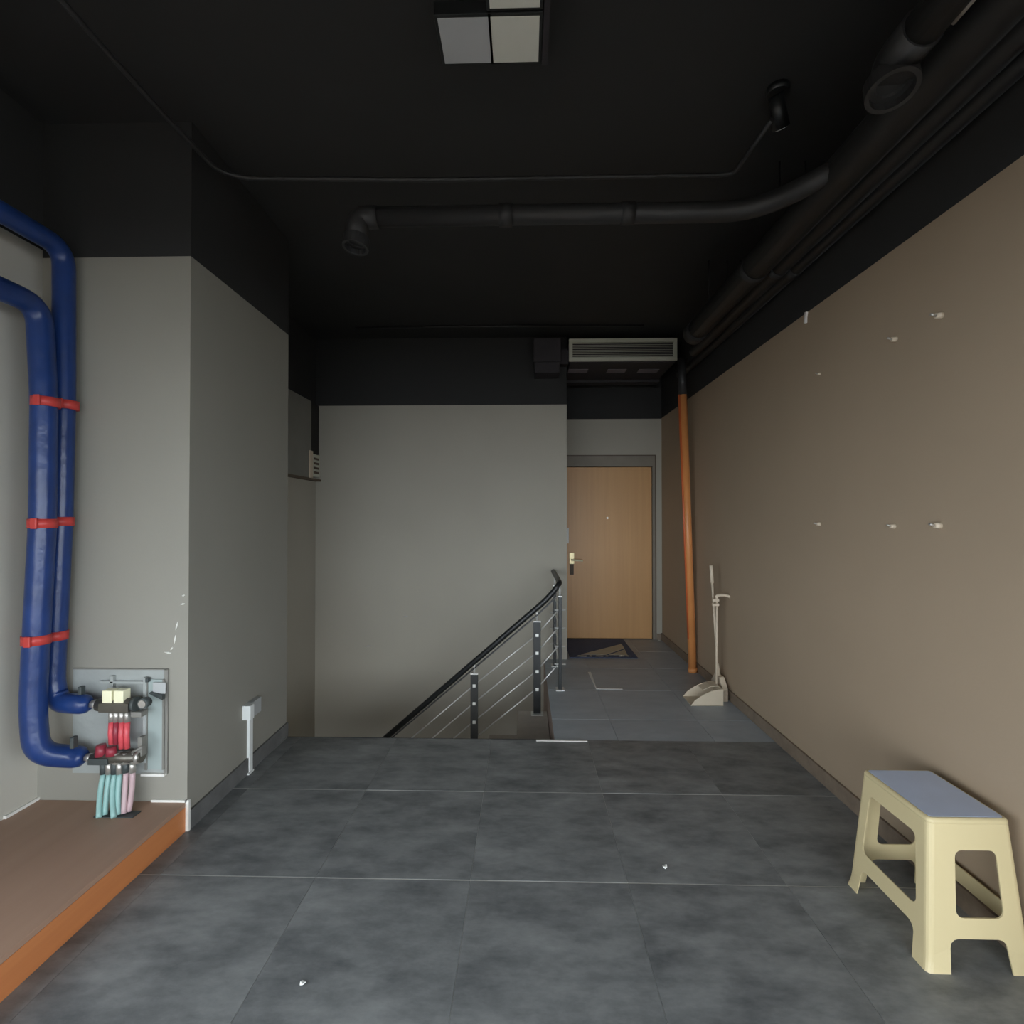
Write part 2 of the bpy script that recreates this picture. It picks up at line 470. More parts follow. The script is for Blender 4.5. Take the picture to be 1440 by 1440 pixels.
struct('floor_lower', B(XL, XR, WIN_Y, YB + 0.05, ZLOW - 0.1, ZLOW), 'tread', 'pale floor of the storey below at the foot of the stairs', 'floor')
bm = bmesh.new()
bx(bm, XL - .12, XL, WIN_Y, 3.27, ZLOW, -.16); bx(bm, XR, XR + .12, WIN_Y, YB, ZLOW, -.16)
bx(bm, XL, LWIN[0], WIN_Y - .15, WIN_Y, ZLOW, -.16); bx(bm, LWIN[1], XR, WIN_Y - .15, WIN_Y, ZLOW, -.16)
bx(bm, LWIN[0], LWIN[1], WIN_Y - .15, WIN_Y, ZLOW, LWIN[2]); bx(bm, LWIN[0], LWIN[1], WIN_Y - .15, WIN_Y, LWIN[3], -.16)
struct('wall_lower', bm, 'wall_d', 'grey walls of the storey below', 'wall')
struct('ceiling', prism(bmesh.new(), [(XL - .1, WIN_Y - .1), (XW + .1, WIN_Y - .1), (XW + .1, YW + .12), (XR + .1, YW + .12), (XR + .1, YD + .2), (XL - .1, YD + .2)], ZC, ZC + 0.1), 'black', 'high ceiling painted matt black', 'ceiling')
wr = struct('wall_right', B(XR, XR + 0.12, YW, YD + 0.12, -0.16, ZC), 'wall_r', 'long grey wall tinted taupe by painted-in warm light, with screw anchors and black painted top', 'wall')
bm = bmesh.new()
bx(bm, XL - .12, XL, WIN_Y, SWIN[0], -.16, ZC); bx(bm, XL - .12, XL, SWIN[1], 3.27, -.16, ZC)
bx(bm, XL - .12, XL, SWIN[0], SWIN[1], -.16, SWIN[2]); bx(bm, XL - .12, XL, SWIN[0], SWIN[1], SWIN[3], ZC)
struct('wall_left', bm, 'wall_l', 'grey wall beside the wooden platform', 'wall')
wb = struct('wall_back', B(XSL - 0.2, XC, YB, YD + 0.12, ZLOW, ZC), 'wall_b', 'grey wall behind the stair railing', 'wall')
struct('wall_stair', B(XSL - 0.2, XSL, 3.27, YB, ZLOW, ZC), 'wall_b', 'narrow shaded side wall of the stairwell behind the column', 'wall')
struct('wall_passage', B(XH - .003, XH + 0.1, YE + .013, YB, ZLOW, -0.012), 'riser', 'brown side of the passage floor slab facing the stairs', 'wall')
struct('wall_return', B(XR + .12, XW, YW, YW + .12, -.16, ZC), 'wall_r', 'taupe wall turning away beside the viewer', 'wall')
bm = bmesh.new()
bx(bm, XW, XW + .12, WIN_Y, RWIN[0], -.16, ZC); bx(bm, XW, XW + .12, RWIN[1], YW + .12, -.16, ZC)
bx(bm, XW, XW + .12, RWIN[0], RWIN[1], -.16, RWIN[2]); bx(bm, XW, XW + .12, RWIN[0], RWIN[1], RWIN[3], ZC)
struct('wall_side', bm, 'wall_d', 'grey wall of the wider part of the room', 'wall')
# door wall: right pier and lintel
DX0, DX1, DZ = 0.43, 1.512, 2.125
bm = bmesh.new(); bx(bm, DX1, XR, YD, YD + 0.12, 0, ZC); bx(bm, XC, DX1, YD, YD + 0.12, DZ, ZC)
struct('wall_door', bm, 'wall_d', 'grey wall around the wooden door at the end of the passage', 'wall')
# column
bm = prism(bmesh.new(), [CA, CB, (XL, 3.27), (XL, 2.27)], -0.16, ZC)
colm = struct('wall_column', bm, 'wall_c', 'broad grey column with black painted top beside the blue pipes', 'column')
# window wall behind the camera
bm = bmesh.new()
bx(bm, XL - .12, WIN[0], WIN_Y - .15, WIN_Y, -.16, ZC); bx(bm, WIN[1], XW + .12, WIN_Y - .15, WIN_Y, -.16, ZC)
bx(bm, WIN[0], WIN[1], WIN_Y - .15, WIN_Y, -.16, WIN[2]); bx(bm, WIN[0], WIN[1], WIN_Y - .15, WIN_Y, WIN[3], ZC)
struct('wall_front', bm, 'wall_d', 'wall with the shop window behind the viewer', 'wall')
def window(name, label, axis, c, a0_, a1_, z0, z1, n):
    w_ = tag(bpy.data.objects.new(name, None), label, 'window', kind='structure')
    COL.objects.link(w_)
    def bb(bm, a, b, d0, d1, za, zb):
        return bx(bm, a, b, c - d0, c - d1, za, zb) if axis == 'x' else bx(bm, c - d0, c - d1, a, b, za, zb)
    w_.location = ((a0_ + a1_) / 2, c, z0) if axis == 'x' else (c, (a0_ + a1_) / 2, z0)
    bm = bmesh.new()
    bb(bm, a0_, a1_, .03, -.03, z0, z0 + .05); bb(bm, a0_, a1_, .03, -.03, z1 - .05, z1)
    for k in range(n + 1):
        x = a0_ + (a1_ - a0_ - .05) * k / n
        bb(bm, x, x + .05, .03, -.03, z0 + .05, z1 - .05)
    link('window_frame', bm, 'win_frame', w_)
    for k in range(n):
        a = a0_ + .05 + (a1_ - a0_ - .05) * k / n; e = a0_ + (a1_ - a0_ - .05) * (k + 1) / n
        link('pane', bb(bmesh.new(), a, e, .003, -.003, z0 + .05, z1 - .05), 'glass', w_)
window('window_1', 'wide dark framed window opposite the stair railing', 'x', WIN_Y - .07, *WIN, 5)
window('light_window_left', 'unseen dark framed side window added for side light over the wooden platform', 'y', XL - .06, *SWIN, 3)
window('light_window_right', 'unseen dark framed window added to light the column side', 'y', XW + .06, *RWIN, 3)
window('light_window_below', 'unseen dark framed window added below to light the stairwell', 'x', WIN_Y - .07, *LWIN, 3)
bm = prism(bmesh.new(), [(-25, 8), (-25, -30), (25, -30), (25, 3), (XW + .12, 3), (XW + .12, WIN_Y - .15), (XL - .12, WIN_Y - .15), (XL - .12, 8)], -2.85, -2.7)
struct('floor_outside', bm, 'pavement', 'sunlit pavement outside the window', 'pavement')

# skirting
bm = B(XR - 0.014, XR, YW, YD, 0.0, 0.078)
struct('baseboard_right', bm, 'skirting', 'dark brown skirting board along the taupe wall', 'skirting board', bevel=0.002)
d = (Vector(CB) - Vector(CA)).normalized(); nrm = Vector((-d.y, d.x)) * -1
a0 = Vector(CA); a1 = Vector(CB)
bm = prism(bmesh.new(), [a0, a1, a1 + nrm * .012, a0 + nrm * .012], 0, 0.085)
struct('baseboard_column', bm, 'skirting_l', 'dark grey skirting board at the foot of the column side', 'skirting board')
struct('baseboard_door', B(DX1 + .004, XR - .014, YD - .012, YD, 0, .07), 'skirting', 'short dark skirting board beside the door frame', 'skirting board')
link('joint_filler', B(DX1 + .01, XR - .03, YD - .05, YD - .02, -.001, .002), 'white_trim', floor2)

# ------------------------------------------------------------------ door
door = tag(bpy.data.objects.new('door_1', None), 'tan wood veneer door with pale lever handle', 'door', kind='structure')
COL.objects.link(door); door.location = ((DX0 + DX1) / 2, YD, 0)
LX0, LX1, LZ = 0.452, 1.466, 1.985
leaf = link('door_leaf', B(LX0, LX1, YD + .02, YD + .06, .008, LZ), 'door', door, .003)
bm = bmesh.new()
bx(bm, LX1 + .004, DX1 - .012, YD + .004, YD + .1, 0, DZ - .012)
bx(bm, DX0, LX1 + .004, YD + .004, YD + .1, LZ + .006, DZ - .012)
bx(bm, DX0 - .012, LX0 - .004, YD + .004, YD + .1, 0, LZ + .006)
link('door_frame', bm, 'frame', door)
bm = bmesh.new()
bx(bm, DX1 - .012, DX1, YD + .002, YD + .1, 0, DZ); bx(bm, XC, DX1 - .012, YD + .002, YD + .1, DZ - .012, DZ)
link('frame_edge', bm, 'frame_dark', door)
link('door_backing', B(DX0 - .012, DX1, YD + .1, YD + .119, 0, DZ), 'frame_dark', door)  # unseen panel added behind the door to keep sky light out
link('leak_block', B(LX0 - .004, LX1 + .004, YD + .06, YD + .1, 0, LZ + .006), 'frame_dark', door)  # unseen filler blocking sky light that leaks round the leaf
link('threshold', B(LX0, LX1, YD + .01, YD + .07, -.001, .007), 'frame_dark', door)
yy = YD + .02
h0, h1 = on_y(800.5, 777, yy), on_y(807.5, 793, yy)
link('handle_plate', B(h0.x, h1.x, yy - .012, yy, h1.z, h0.z), 'brass', door, .003)
h2 = on_y(807, 808, yy)
link('lock_plate', B(h0.x + .006, h1.x - .006, yy - .009, yy, h2.z, h1.z), 'frame_dark', door, .002)
hc = on_y(804, 787, yy); he = on_y(819, 788, yy)
link('lever', T(rounded([(hc.x, yy - .004, hc.z), (hc.x, yy - .05, hc.z), (he.x, yy - .055, he.z)], .015), .011, 10), 'cream_cap', door)
pp = on_y(854, 728.5, yy)
link('peephole', T([(pp.x, yy - .006, pp.z), (pp.x, yy, pp.z)], .012, 12), 'nickel', door)
pp = on_y(796.2, 752, YD - .03)
q0, q1 = on_y(796, 742, YD), on_y(799, 764, YD)
link('door_contact', B(DX0, q1.x + .006, YD - .026, YD + .004, q1.z, q0.z), 'white_plastic', door, .003)

# ------------------------------------------------------------------ wooden platform
pf = thing('wooden_platform', ((XL + XP) / 2, .5, 0), 'low brown wooden platform with orange front in the alcove under the blue pipes', 'platform')
link('top_board', B(XL, XP, WIN_Y, 2.27, ZP - .02, ZP), 'board_top', pf, .002)
link('front_board', B(XP - .02, XP, WIN_Y, 2.27, 0, ZP - .02), 'board_front', pf)
link('support_frame', B(XL, XP - .02, WIN_Y + .02, 2.27, 0, ZP - .02), 'riser', pf)
# white filler around its end
link('filler_bead', B(CA[0] - .16, CA[0] + .002, CA[1] - .008, CA[1], ZP, ZP + .01), 'white_trim', colm)
link('filler_bead', B(CA[0] - .004, CA[0] + .012, CA[1] - .008, CA[1] + .006, 0.001, ZP + .01), 'white_trim', colm)
link('filler_bead', B(XL, XL + .012, 2.12, 2.27, ZP, ZP + .012), 'white_trim', colm)

# ------------------------------------------------------------------ stairs
st = thing('staircase', (-.9, 3.75, ZLOW), 'brownish stone stairs going down behind the floor edge', 'stairs')
for k in range(1, 10):
    xa, xb = XH - .235 * k, XH - .235 * (k - 1)
    link('riser', B(xa + .002, xb - .009, 3.262, 4.255, -.2 * k - .21, -.2 * k - .03), 'riser', st)
    link('tread', B(xa - .012, xb - .008, 3.26, 4.26, -.2 * k - .03, -.2 * k), 'tread', st)

# ------------------------------------------------------------------ railing
YRL = 4.2
rl = thing('stair_railing', (.287, YRL, 0), 'black metal stair railing with thin steel rods and round handrail', 'railing')
posts = [(.287, YRL, 0.0, .755, 'side'), (.10, YRL, -.2, .548, 'flat'), (-.414, YRL, -.6, .118, 'flat'), (-1.12, YRL, -1.2, -.49, 'flat'), (.283, 4.87, 0.0, .755, 'side')]
def rail_z(x):
    return .715 + (x - .16) * .862 if x < .16 else .715 + (x - .16) * 1.0
bolt_h = (.205, .35, .50, .645)
for (x, y, zb, zt, kind) in posts:
    w, t = (.030, .011)
    if kind == 'flat':
        b = B(x - w, x + w, y - t, y + t, zb, zt)
    else:
        b = B(x - t * 1.25, x + t * 1.25, y - w, y + w, zb, zt)
    po = link('post', b, 'black_metal', rl, .002)
    e = .012
    if kind == 'flat':
        pl = B(x - w - .02, x + w + .02, y - .04, y + .04, zb, zb + .006)
    else:
        pl = B(x - .034, x + .034, y - w - .012, y + w + .012, zb, zb + .006)
    link('base_plate', pl, 'steel', po)
    link('post_cap', B(x - (w if kind == 'flat' else .016) - .001, x + (w if kind == 'flat' else .016) + .001, y - (t if kind == 'flat' else w) - .001, y + (t if kind == 'flat' else w) + .001, zt, zt + .008), 'steel', po)
    top = rail_z(x) if kind == 'flat' else .845
    link('stem', T([(x, y, zt), (x, y, top - .004)], .008, 10), 'steel', po)
    for h in bolt_h:
        z = zb + h + ((zt - zb) - .755) * .5
        if kind == 'flat':
            link('bolt', B(x - .013, x + .013, y - t - .007, y - t, z - .013, z + .013), 'steel', po, .003)
        else:
            link('bolt', T([(x - .045, y, z), (x + .045, y, z)], .006, 8), 'steel', po)
seq = [3, 2, 1, 0]
for h in bolt_h:
    for a, b in zip(seq[:-1], seq[1:]):
        A, Bp = posts[a], posts[b]
        za = A[2] + h + ((A[3] - A[2]) - .755) * .5; zb = Bp[2] + h + ((Bp[3] - Bp[2]) - .755) * .5
        link('rod', T([(A[0], YRL + .018, za), (Bp[0] - (.01 if b == 0 else 0), YRL + .018, zb)], .0055, 8), 'steel', rl)
    link('rod', T([(.287, YRL, h), (.283, 4.87, h), (.283, YB, h)], .0055, 8), 'steel', rl)
path = [(-1.9, YRL, rail_z(-1.9)), (.16, YRL, rail_z(.16)), (.23, YRL, .79), (.285, YRL + .01, .862), (.285, YRL + .12, .868), (.283, YB, .868)]
link('handrail', T(rounded(path, .05), .0225, 14), 'black_metal', rl)
pth = [(-1.9, YRL, rail_z(-1.9) - .030), (.10, YRL, rail_z(.10) - .060), (.255, YRL, .75)]
link('under_bar', flatbar(bmesh.new(), rounded(pth, .05), .022, .010), 'black_metal', rl)

# ------------------------------------------------------------------ air conditioner
yg = 4.97
g0, g1 = on_y(800, 477, yg), on_y(952, 507, yg)
GX0, GX1, GZ0, GZ1 = g0.x, g1.x, g1.z, g0.z
ac = thing('air_conditioner', ((GX0 + GX1) / 2, yg + .4, GZ0), 'black ducted air conditioner with ivory louvred grille above the door passage', 'air conditioner')
link('casing', B(GX0 + .01, GX1 - .01, yg + .015, 5.74, GZ0 - .01, min(GZ1 + .015, ZC)), 'ac_black', ac, .004)
bm = bmesh.new(); fw = .035
bx(bm, GX0, GX1, yg - .012, yg + .015, GZ1 - fw, GZ1); bx(bm, GX0, GX1, yg - .012, yg + .015, GZ0, GZ0 + fw)
bx(bm, GX0, GX0 + fw, yg - .012, yg + .015, GZ0 + fw, GZ1 - fw); bx(bm, GX1 - fw, GX1, yg - .012, yg + .015, GZ0 + fw, GZ1 - fw)
gr = link('grille', bm, 'grille', ac, .002)
n = 9
for k in range(n):
    z = GZ0 + fw + (GZ1 - GZ0 - 2 * fw) * (k + .5) / n
    link('louvre', hull8(bmesh.new(), [(GX0 + fw, yg - .004, z - .005), (GX0 + fw, yg - .004, z - .001), (GX0 + fw, yg + .014, z + .006), (GX0 + fw, yg + .014, z + .002)],
         [(GX1 - fw, yg - .004, z - .005), (GX1 - fw, yg - .004, z - .001), (GX1 - fw, yg + .014, z + .006), (GX1 - fw, yg + .014, z + .002)]), 'grille_slat', gr)
for px0, px1 in ((800, 827), (855, 881), (899, 927)):
    zt = GZ0 - .012
    p0, p1, p2, p3 = on_z(px0, 519.5, zt), on_z(px1, 519.5, zt), on_z(px1 - 3, 524, zt), on_z(px0 - 3, 524, zt)
    link('inspection_tag', B(p0.x, p1.x, p0.y, p3.y, GZ0 - .016, GZ0 - .01), 'ac_tag', ac)
link('drain_lip', B(GX0 - .05, GX1 + .0, 5.60, 5.74, GZ0 - .04, GZ0 - .01), 'ac_black', ac, .004)
p0, p1 = on_y(752, 483, yg), on_y(786, 528, yg)
cb = thing('junction_box', ((p0.x + p1.x) / 2, YB, p1.z), 'black box on the black wall top beside the ivory grille', 'box')
link('box_body', B(p0.x, p1.x, yg - .1, YB - .002, p1.z, p0.z), 'ac_black', cb, .004)
link('box_lid', B(p0.x - .012, p1.x + .012, yg - .115, yg - .1, p1.z + .1, p0.z + .012), 'ac_black', cb, .004)
link('connection_duct', B(p1.x, GX0 - .004, yg + .03, YB - .002, p1.z + .12, p0.z - .05), 'ac_black', cb)

# ------------------------------------------------------------------ ceiling lamp
zl = ZC - .13
lamp = thing('ceiling_lamp', (0, 1.7, ZC), 'switched-off ceiling lamp made of pale square panels in a dark frame', 'lamp')
c0, c1 = on_z(626, 90, zl), on_z(691, 90, zl)
c2, c3 = on_z(694, 89, zl), on_z(757, 87, zl)
yT = on_z(686, 25, zl).y
sq = c0.y - yT
cells = [(c0.x, c1.x, yT, c0.y, 'diffuser_g'), (c2.x, c3.x, yT, c0.y, 'diffuser'), (c2.x, c3.x, yT - .03 - sq, yT - .03, 'diffuser'), (c0.x, c1.x, yT - .03 - sq * 2 - .03, yT - .06 - sq, 'diffuser_g'),
         (c2.x, c3.x, yT - .06 - 2 * sq, yT - .06 - sq, 'diffuser')]
for x0, x1, y0, y1, m_ in cells:
    fr = link('panel_frame', B(x0 - .011, x1 + .011, y0 - .011, y1 + .011, zl + .004, zl + .05), 'black_metal', lamp, .002)
    link('diffuser', B(x0, x1, y0, y1, zl, zl + .004), m_, fr, .001)
link('canopy', B(c0.x + .06, c3.x + .035, c0.y - .55, c0.y - .1, zl + .05, ZC), 'black_metal', lamp, .004)
link('side_rail', B(c3.x + .014, c3.x + .034, c0.y - .6, c0.y + .02, zl + .005, zl + .055), 'ac_black', lamp)

# ------------------------------------------------------------------ black pipes under the ceiling
hz = 2.8
yH = on_z(760, 302, hz).y
xe = on_z(503, 302, hz).x
dp = thing('drain_pipe', (0, yH, hz), 'black drain pipe crossing under the ceiling with a downturned open elbow', 'pipe')
link('pipe_run', T(rounded([(xe + .06, yH, hz), (1.06, yH, hz), (1.27, yH - .30, hz)], .2, 10), .044, 16), 'black_pipe', dp)
link('elbow', T(rounded([(xe + .09, yH, hz), (xe, yH, hz), (xe - .012, yH - .01, hz - .12)], .06, 8), .050, 16), 'black_pipe', dp)
link('socket', disc_rim(bmesh.new(), (xe - .014, yH - .012, hz - .15), (-.1, -.12, -1), .060, .048, .05), 'black_pipe', dp)
for px in (711, 882):
    xx = on_z(px, 302, hz).x
    link('coupling', T([(xx - .03, yH, hz), (xx + .03, yH, hz)], .049, 16), 'black_pipe', dp)

def run_pipe(name, label, x, z, r, y0, y1, extra=None):
    t = thing(name, (x, y1, z), label, 'pipe', None)
    link('pipe_run', T([(x, y0, z), (x, y1, z)], r, 16), 'black_pipe', t)
    for y in (0.4, 2.9):
        link('coupling', T([(x, y - .04, z), (x, y + .04, z)], r + .005, 16), 'black_pipe', t)
    for y in (-.6, 1.2, 2.6, 3.6):
        link('hanger', T([(x, y, z), (x, y, ZC)], .004, 6), 'black_pipe', t)
    return t
pa = run_pipe('ceiling_pipe', 'thickest black pipe running below the ceiling beside the taupe wall, joined by the crossing pipe', 1.288, 2.80, .076, WIN_Y, 3.86)
link('end_socket', T([(1.288, 3.80, 2.80), (1.288, 3.92, 2.80)], .084, 16), 'black_pipe', pa)
link('end_cap', T([(1.288, 3.92, 2.80), (1.288, 3.94, 2.80), (1.288, 3.955, 2.80)], [.078, .07, .04], 16), 'black_pipe', pa)
run_pipe('ceiling_pipe', 'middle black pipe of three below the ceiling beside the taupe wall', 1.416, 2.79, .046, WIN_Y, 4.3)
run_pipe('ceiling_pipe', 'thin black pipe lying closest to the taupe wall below the ceiling', 1.508, 2.785, .036, WIN_Y, 5.0)
# stub with open socket
sx, sz = 1.12, 2.74
rg = on_z(1255, 127, sz - .075)
sb = thing('socket_pipe', (rg.x, rg.y, sz), 'short black pipe ending in a large open socket under the ceiling', 'pipe')
ex = rg.x
link('pipe_run', T([(ex, WIN_Y, sz), (ex, rg.y - .10, sz)], .052, 16), 'black_pipe', sb)
link('elbow', T(rounded([(ex, rg.y - .12, sz), (ex, rg.y - .01, sz), (ex, rg.y, sz - .05)], .05, 8), .058, 16), 'black_pipe', sb)
link('socket', disc_rim(bmesh.new(), (ex, rg.y, sz - .078), (-.04, -.22, -1), .070, .057, .045), 'black_pipe', sb)
link('hanger', B(ex - .010, ex + .012, rg.y - .3, rg.y - .27, sz + .03, ZC), 'black_pipe', sb)
link('clip', T([(ex + .045, rg.y - .28, sz - .03), (ex + .045, rg.y - .16, sz - .03)], .007, 8), 'nickel', sb)

# conduit and spotlight
zc = 3.03
pts = [on_z(x, y, zc) for x, y in ((1086, 168), (1033, 243), (1015, 246), (620, 253), (345, 251), (305, 240), (220, 150), (130, 50), (60, -30))]
cd = link('conduit', T(rounded(pts, .08), .0105, 10), 'black_pipe'); tag(cd, 'thin black conduit bending across the black ceiling', 'conduit')
zc = ZC - .01
pts = [on_z(x, y, zc) for x, y in ((500, 461), (640, 459), (905, 458))]
cd = link('conduit', T(pts, .010, 8), 'black_pipe'); tag(cd, 'thin straight black conduit on the ceiling in front of the grille', 'conduit')
sp0 = on_z(1094, 140, ZC - .05)
sl = thing('spotlight', (sp0.x, sp0.y, ZC), 'small black ceiling spotlight with a pale lens at the conduit end', 'spotlight')
link('base', T([(sp0.x, sp0.y, ZC), (sp0.x, sp0.y, ZC - .03)], .045, 16), 'black_metal', sl)
link('arm', T([(sp0.x, sp0.y, ZC - .03), (sp0.x, sp0.y, ZC - .08)], .008, 8), 'black_metal', sl)
dv = Vector((.35, .45, -.6)).normalized()
hb = Vector((sp0.x, sp0.y, ZC - .09))
link('lamp_head', T([hb - dv * .05, hb + dv * .07], [.028, .036], 16), 'black_metal', sl)
link('lens', T([hb + dv * .069, hb + dv * .074], .024, 16), 'white_plastic', sl)

# ------------------------------------------------------------------ box high on the stairwell side wall
xb = XSL + .05
pA, pB = on_x(405, 553, xb), on_x(437.5, 672, xb)
eb = thing('electrical_box', (xb, 4.7, 2.0), 'grey box high on the stairwell side wall with a pale terminal block', 'box')
zt_, zb_ = 2.52, on_x(437, 672, xb).z
y0_, y1_ = 3.8, on_x(437.5, 660, xb).y
link('enclosure', B(XSL + .002, xb, y0_, y1_, zb_, zt_), 'panel_grey', eb, .003)
link('gap_shade_block', B(XSL + .002, xb - .02, y1_, YB, zb_ + .25, zt_), 'gap_shade', eb)  # dark block standing in for the shade of the gap
link('bottom_plate', B(XSL + .002, xb + .004, y0_, YB, zb_ - .02, zb_), 'frame_dark', eb)
link('terminal_block', B(XSL + .002, xb + .012, y1_ - .05, y1_ + .02, zb_, zb_ + .26), 'offwhite', eb, .003)
link('terminal_block', B(XSL + .002, xb - .005, y1_ + .05, YB - .01, zb_ + .02, zb_ + .24), 'grille', eb, .003)
for k in range(4):
    link('terminal_screw', B(xb - .006, xb + .004, y1_ + .07, YB - .05, zb_ + .05 + k * .045, zb_ + .07 + k * .045), 'frame_dark', eb)

# ------------------------------------------------------------------ blue insulated pipes
def blue_pipe(label, hnd, px_pts, y, r, end_px, y_top, tapes):
    P = [on_y(a, b, y) for a, b in px_pts]
    base = P[-1]
    t = thing('insulated_pipe', (P[-1].x, y, P[-1].z), label, 'pipe', 'blue insulated pipes in the alcove corner')
    top = P[0]
    e0 = on_y(end_px[0] - 14, end_px[1], 2.19); e1 = on_y(*end_px, 2.195)
    path = rounded([Vector((top.x, y_top, top.z))] + P + [e0], .09, 8)
    rr_ = [r] * len(path) + [r * .9, r * .55]
    link('wrap', T(path + [e0.lerp(e1, .6), e1], rr_, 18), 'blue', t)
    for pa_, pb_ in tapes:
        c_ = on_y(*pa_, y); e_ = on_y(*pb_, y)
        ax = (P[2] - P[1]).normalized()
        c2_ = Vector((c_.x, y, c_.z))
        w = .019
        link('tape_band', T([c2_ - ax * w, c2_ + ax * w], r + .004, 18), 'red', t)
        link('tape_knot', B(c2_.x - .002, c2_.x + .026, y - r - .011, y - r - .001, c2_.z - .022, c2_.z + .022), 'red', t, .004)
    a, b = on_y(hnd[0] - 2.5, hnd[1], y - .01), on_y(hnd[0] + 2.5, hnd[2], y - .01)
    link('valve_handle', B(a.x, b.x, y - .02, y + .005, b.z, a.z), 'dark_plastic', t, .003)
    return t
blue_pipe('thicker blue wrapped pipe with lower elbow, its top turning along the left wall',
          (103, 1036, 1052), [(55, 430), (62, 560), (60, 735), (51, 900), (46, 1000), (52, 1060)], 2.10, .046, (120, 1064), SWIN[1] - .6, [((64, 566), (1, 1)), ((60, 736), (1, 1)), ((51, 899), (1, 1))])
blue_pipe('thinner blue wrapped pipe whose elbow enters the upper manifold bar',
          (114, 965, 983), [(90, 350), (90, 560), (86, 735), (78, 890), (75, 960), (82, 988)], 2.205, .042, (128, 990), SWIN[1] - .6, [((93, 570), (1, 1)), ((86, 733), (1, 1)), ((78, 893), (1, 1))])

# ------------------------------------------------------------------ heating manifold
yc = 2.27
mf = thing('heating_manifold', (on_y(170, 1060, yc).x, yc, ZP), 'underfloor heating manifold with red and pale hoses on the column', 'manifold')
def fbox(name, x0, y0, x1, y1, d0, d1, m_, parent=mf, bev=.002):
    """box on the column face from pixel corners; d0..d1 is the distance out of the face"""
    ym = yc - (d0 + d1) / 2
    a, b = on_y(x0, y0, ym), on_y(x1, y1, ym)
    return link(name, B(a.x, b.x, yc - d1, yc - d0, b.z, a.z), m_, parent, bev)
bp = fbox('back_plate', 104, 941, 234, 1088, -.002, .004, 'mbox', bev=0)
for c in ((104, 939.5, 236, 942), (232, 941, 236, 1088)):
    fbox('plate_edge', *c, 0, .009, 'panel_grey', bp, 0)
fbox('plate_lip', 200, 1087, 233, 1090.5, 0, .02, 'white_trim', bp, 0)
fbox('side_plate', 208, 955, 230, 1082, .004, .012, 'mbox_green', bp)
fbox('side_plate_edge', 205.5, 952, 208, 1082, .004, .016, 'panel_grey', bp, 0)
fbox('side_plate_edge', 229.5, 955, 231.5, 1082, .004, .014, 'panel_grey', bp, 0)
# rails
fbox('mounting_rail', 141, 957, 205, 961, .004, .02, 'mbox', bp)
fbox('bracket', 156, 950, 160, 1060, .004, .02, 'mbox', bp)
fbox('bracket', 203, 952, 206.5, 1072, .004, .022, 'mbox', bp)
fbox('bracket_bolt', 206, 953, 210, 959, .012, .03, 'dark_plastic', bp)
# tag with dark clip
fbox('paper_tag', 215, 959.5, 233, 975.5, .02, .024, 'grey_plastic')
a_, b_ = on_y(212, 973, yc - .03), on_y(230, 979, yc - .03)
link('tag_clip', hull8(bmesh.new(), [(a_.x, yc - .04, a_.z), (a_.x, yc - .02, a_.z), (a_.x, yc - .02, a_.z - .006), (a_.x, yc - .04, a_.z - .006)],
     [(b_.x, yc - .04, b_.z + .006), (b_.x, yc - .02, b_.z + .006), (b_.x, yc - .02, b_.z - .014), (b_.x, yc - .04, b_.z - .014)]), 'dark_plastic', mf)
# upper bar
YU = .075
def at(px, py, dd):
    return on_y(px, py, yc - dd)
ub = link('upper_bar', T([at(138, 991, YU), at(188, 990, YU)], .026, 14), 'bronze', mf)
fbox('bar_casing', 146, 986, 187, 999, YU - .03, YU + .032, 'bronze', ub)
link('union_nut', T([at(129, 990, YU), at(140, 991, YU)], [.018, .024], 6), 'nickel', ub)
link('end_valve', T([at(188, 990, YU), at(193, 990, YU)], .03, 14), 'dark_plastic', ub)
c_ = at(200, 990, YU + .03)
link('gauge', T([c_ + Vector((0, .03, 0)), c_], .022, 18), 'dark_plastic', ub)
link('gauge_face', T([c_, c_ - Vector((0, .004, 0))], .016, 18), 'nickel', ub)
link('vent_screw', hull8(bmesh.new(), [at(184, 987, YU), at(192, 981, YU), at(191, 986, YU)], [at(184, 987, YU - .02), at(192, 981, YU - .02), at(191, 986, YU - .02)]), 'white_trim', ub)
fbox('drain_elbow', 188, 999, 203, 1007, YU - .02, YU + .02, 'panel_grey', ub, .004)
for x0_, x1_ in ((149, 162), (165, 178.5)):
    a = fbox('valve_cap', x0_, 969, x1_, 986.5, YU - .02, YU + .024, 'cream_cap', ub, .003)
# fittings and red hoses between the bars
for i, (hx, m_) in enumerate(((157, 'red_hose'), (164, 'red_hose2'), (171.5, 'red_hose'), (179, 'red_hose'))):
    t_ = at(hx - .5, 998, YU); u_ = at(hx, 1015, YU); v_ = at(hx, 1052 - (0 if i > 1 else 6), YU)
    hs_ = link('hose', T([u_, (u_ + v_) / 2 + Vector((0, -.004, 0)), v_], .0115, 12), m_, mf)
    link('hose_fitting', T([t_, u_], [.010, .013], 8), 'nickel', hs_)
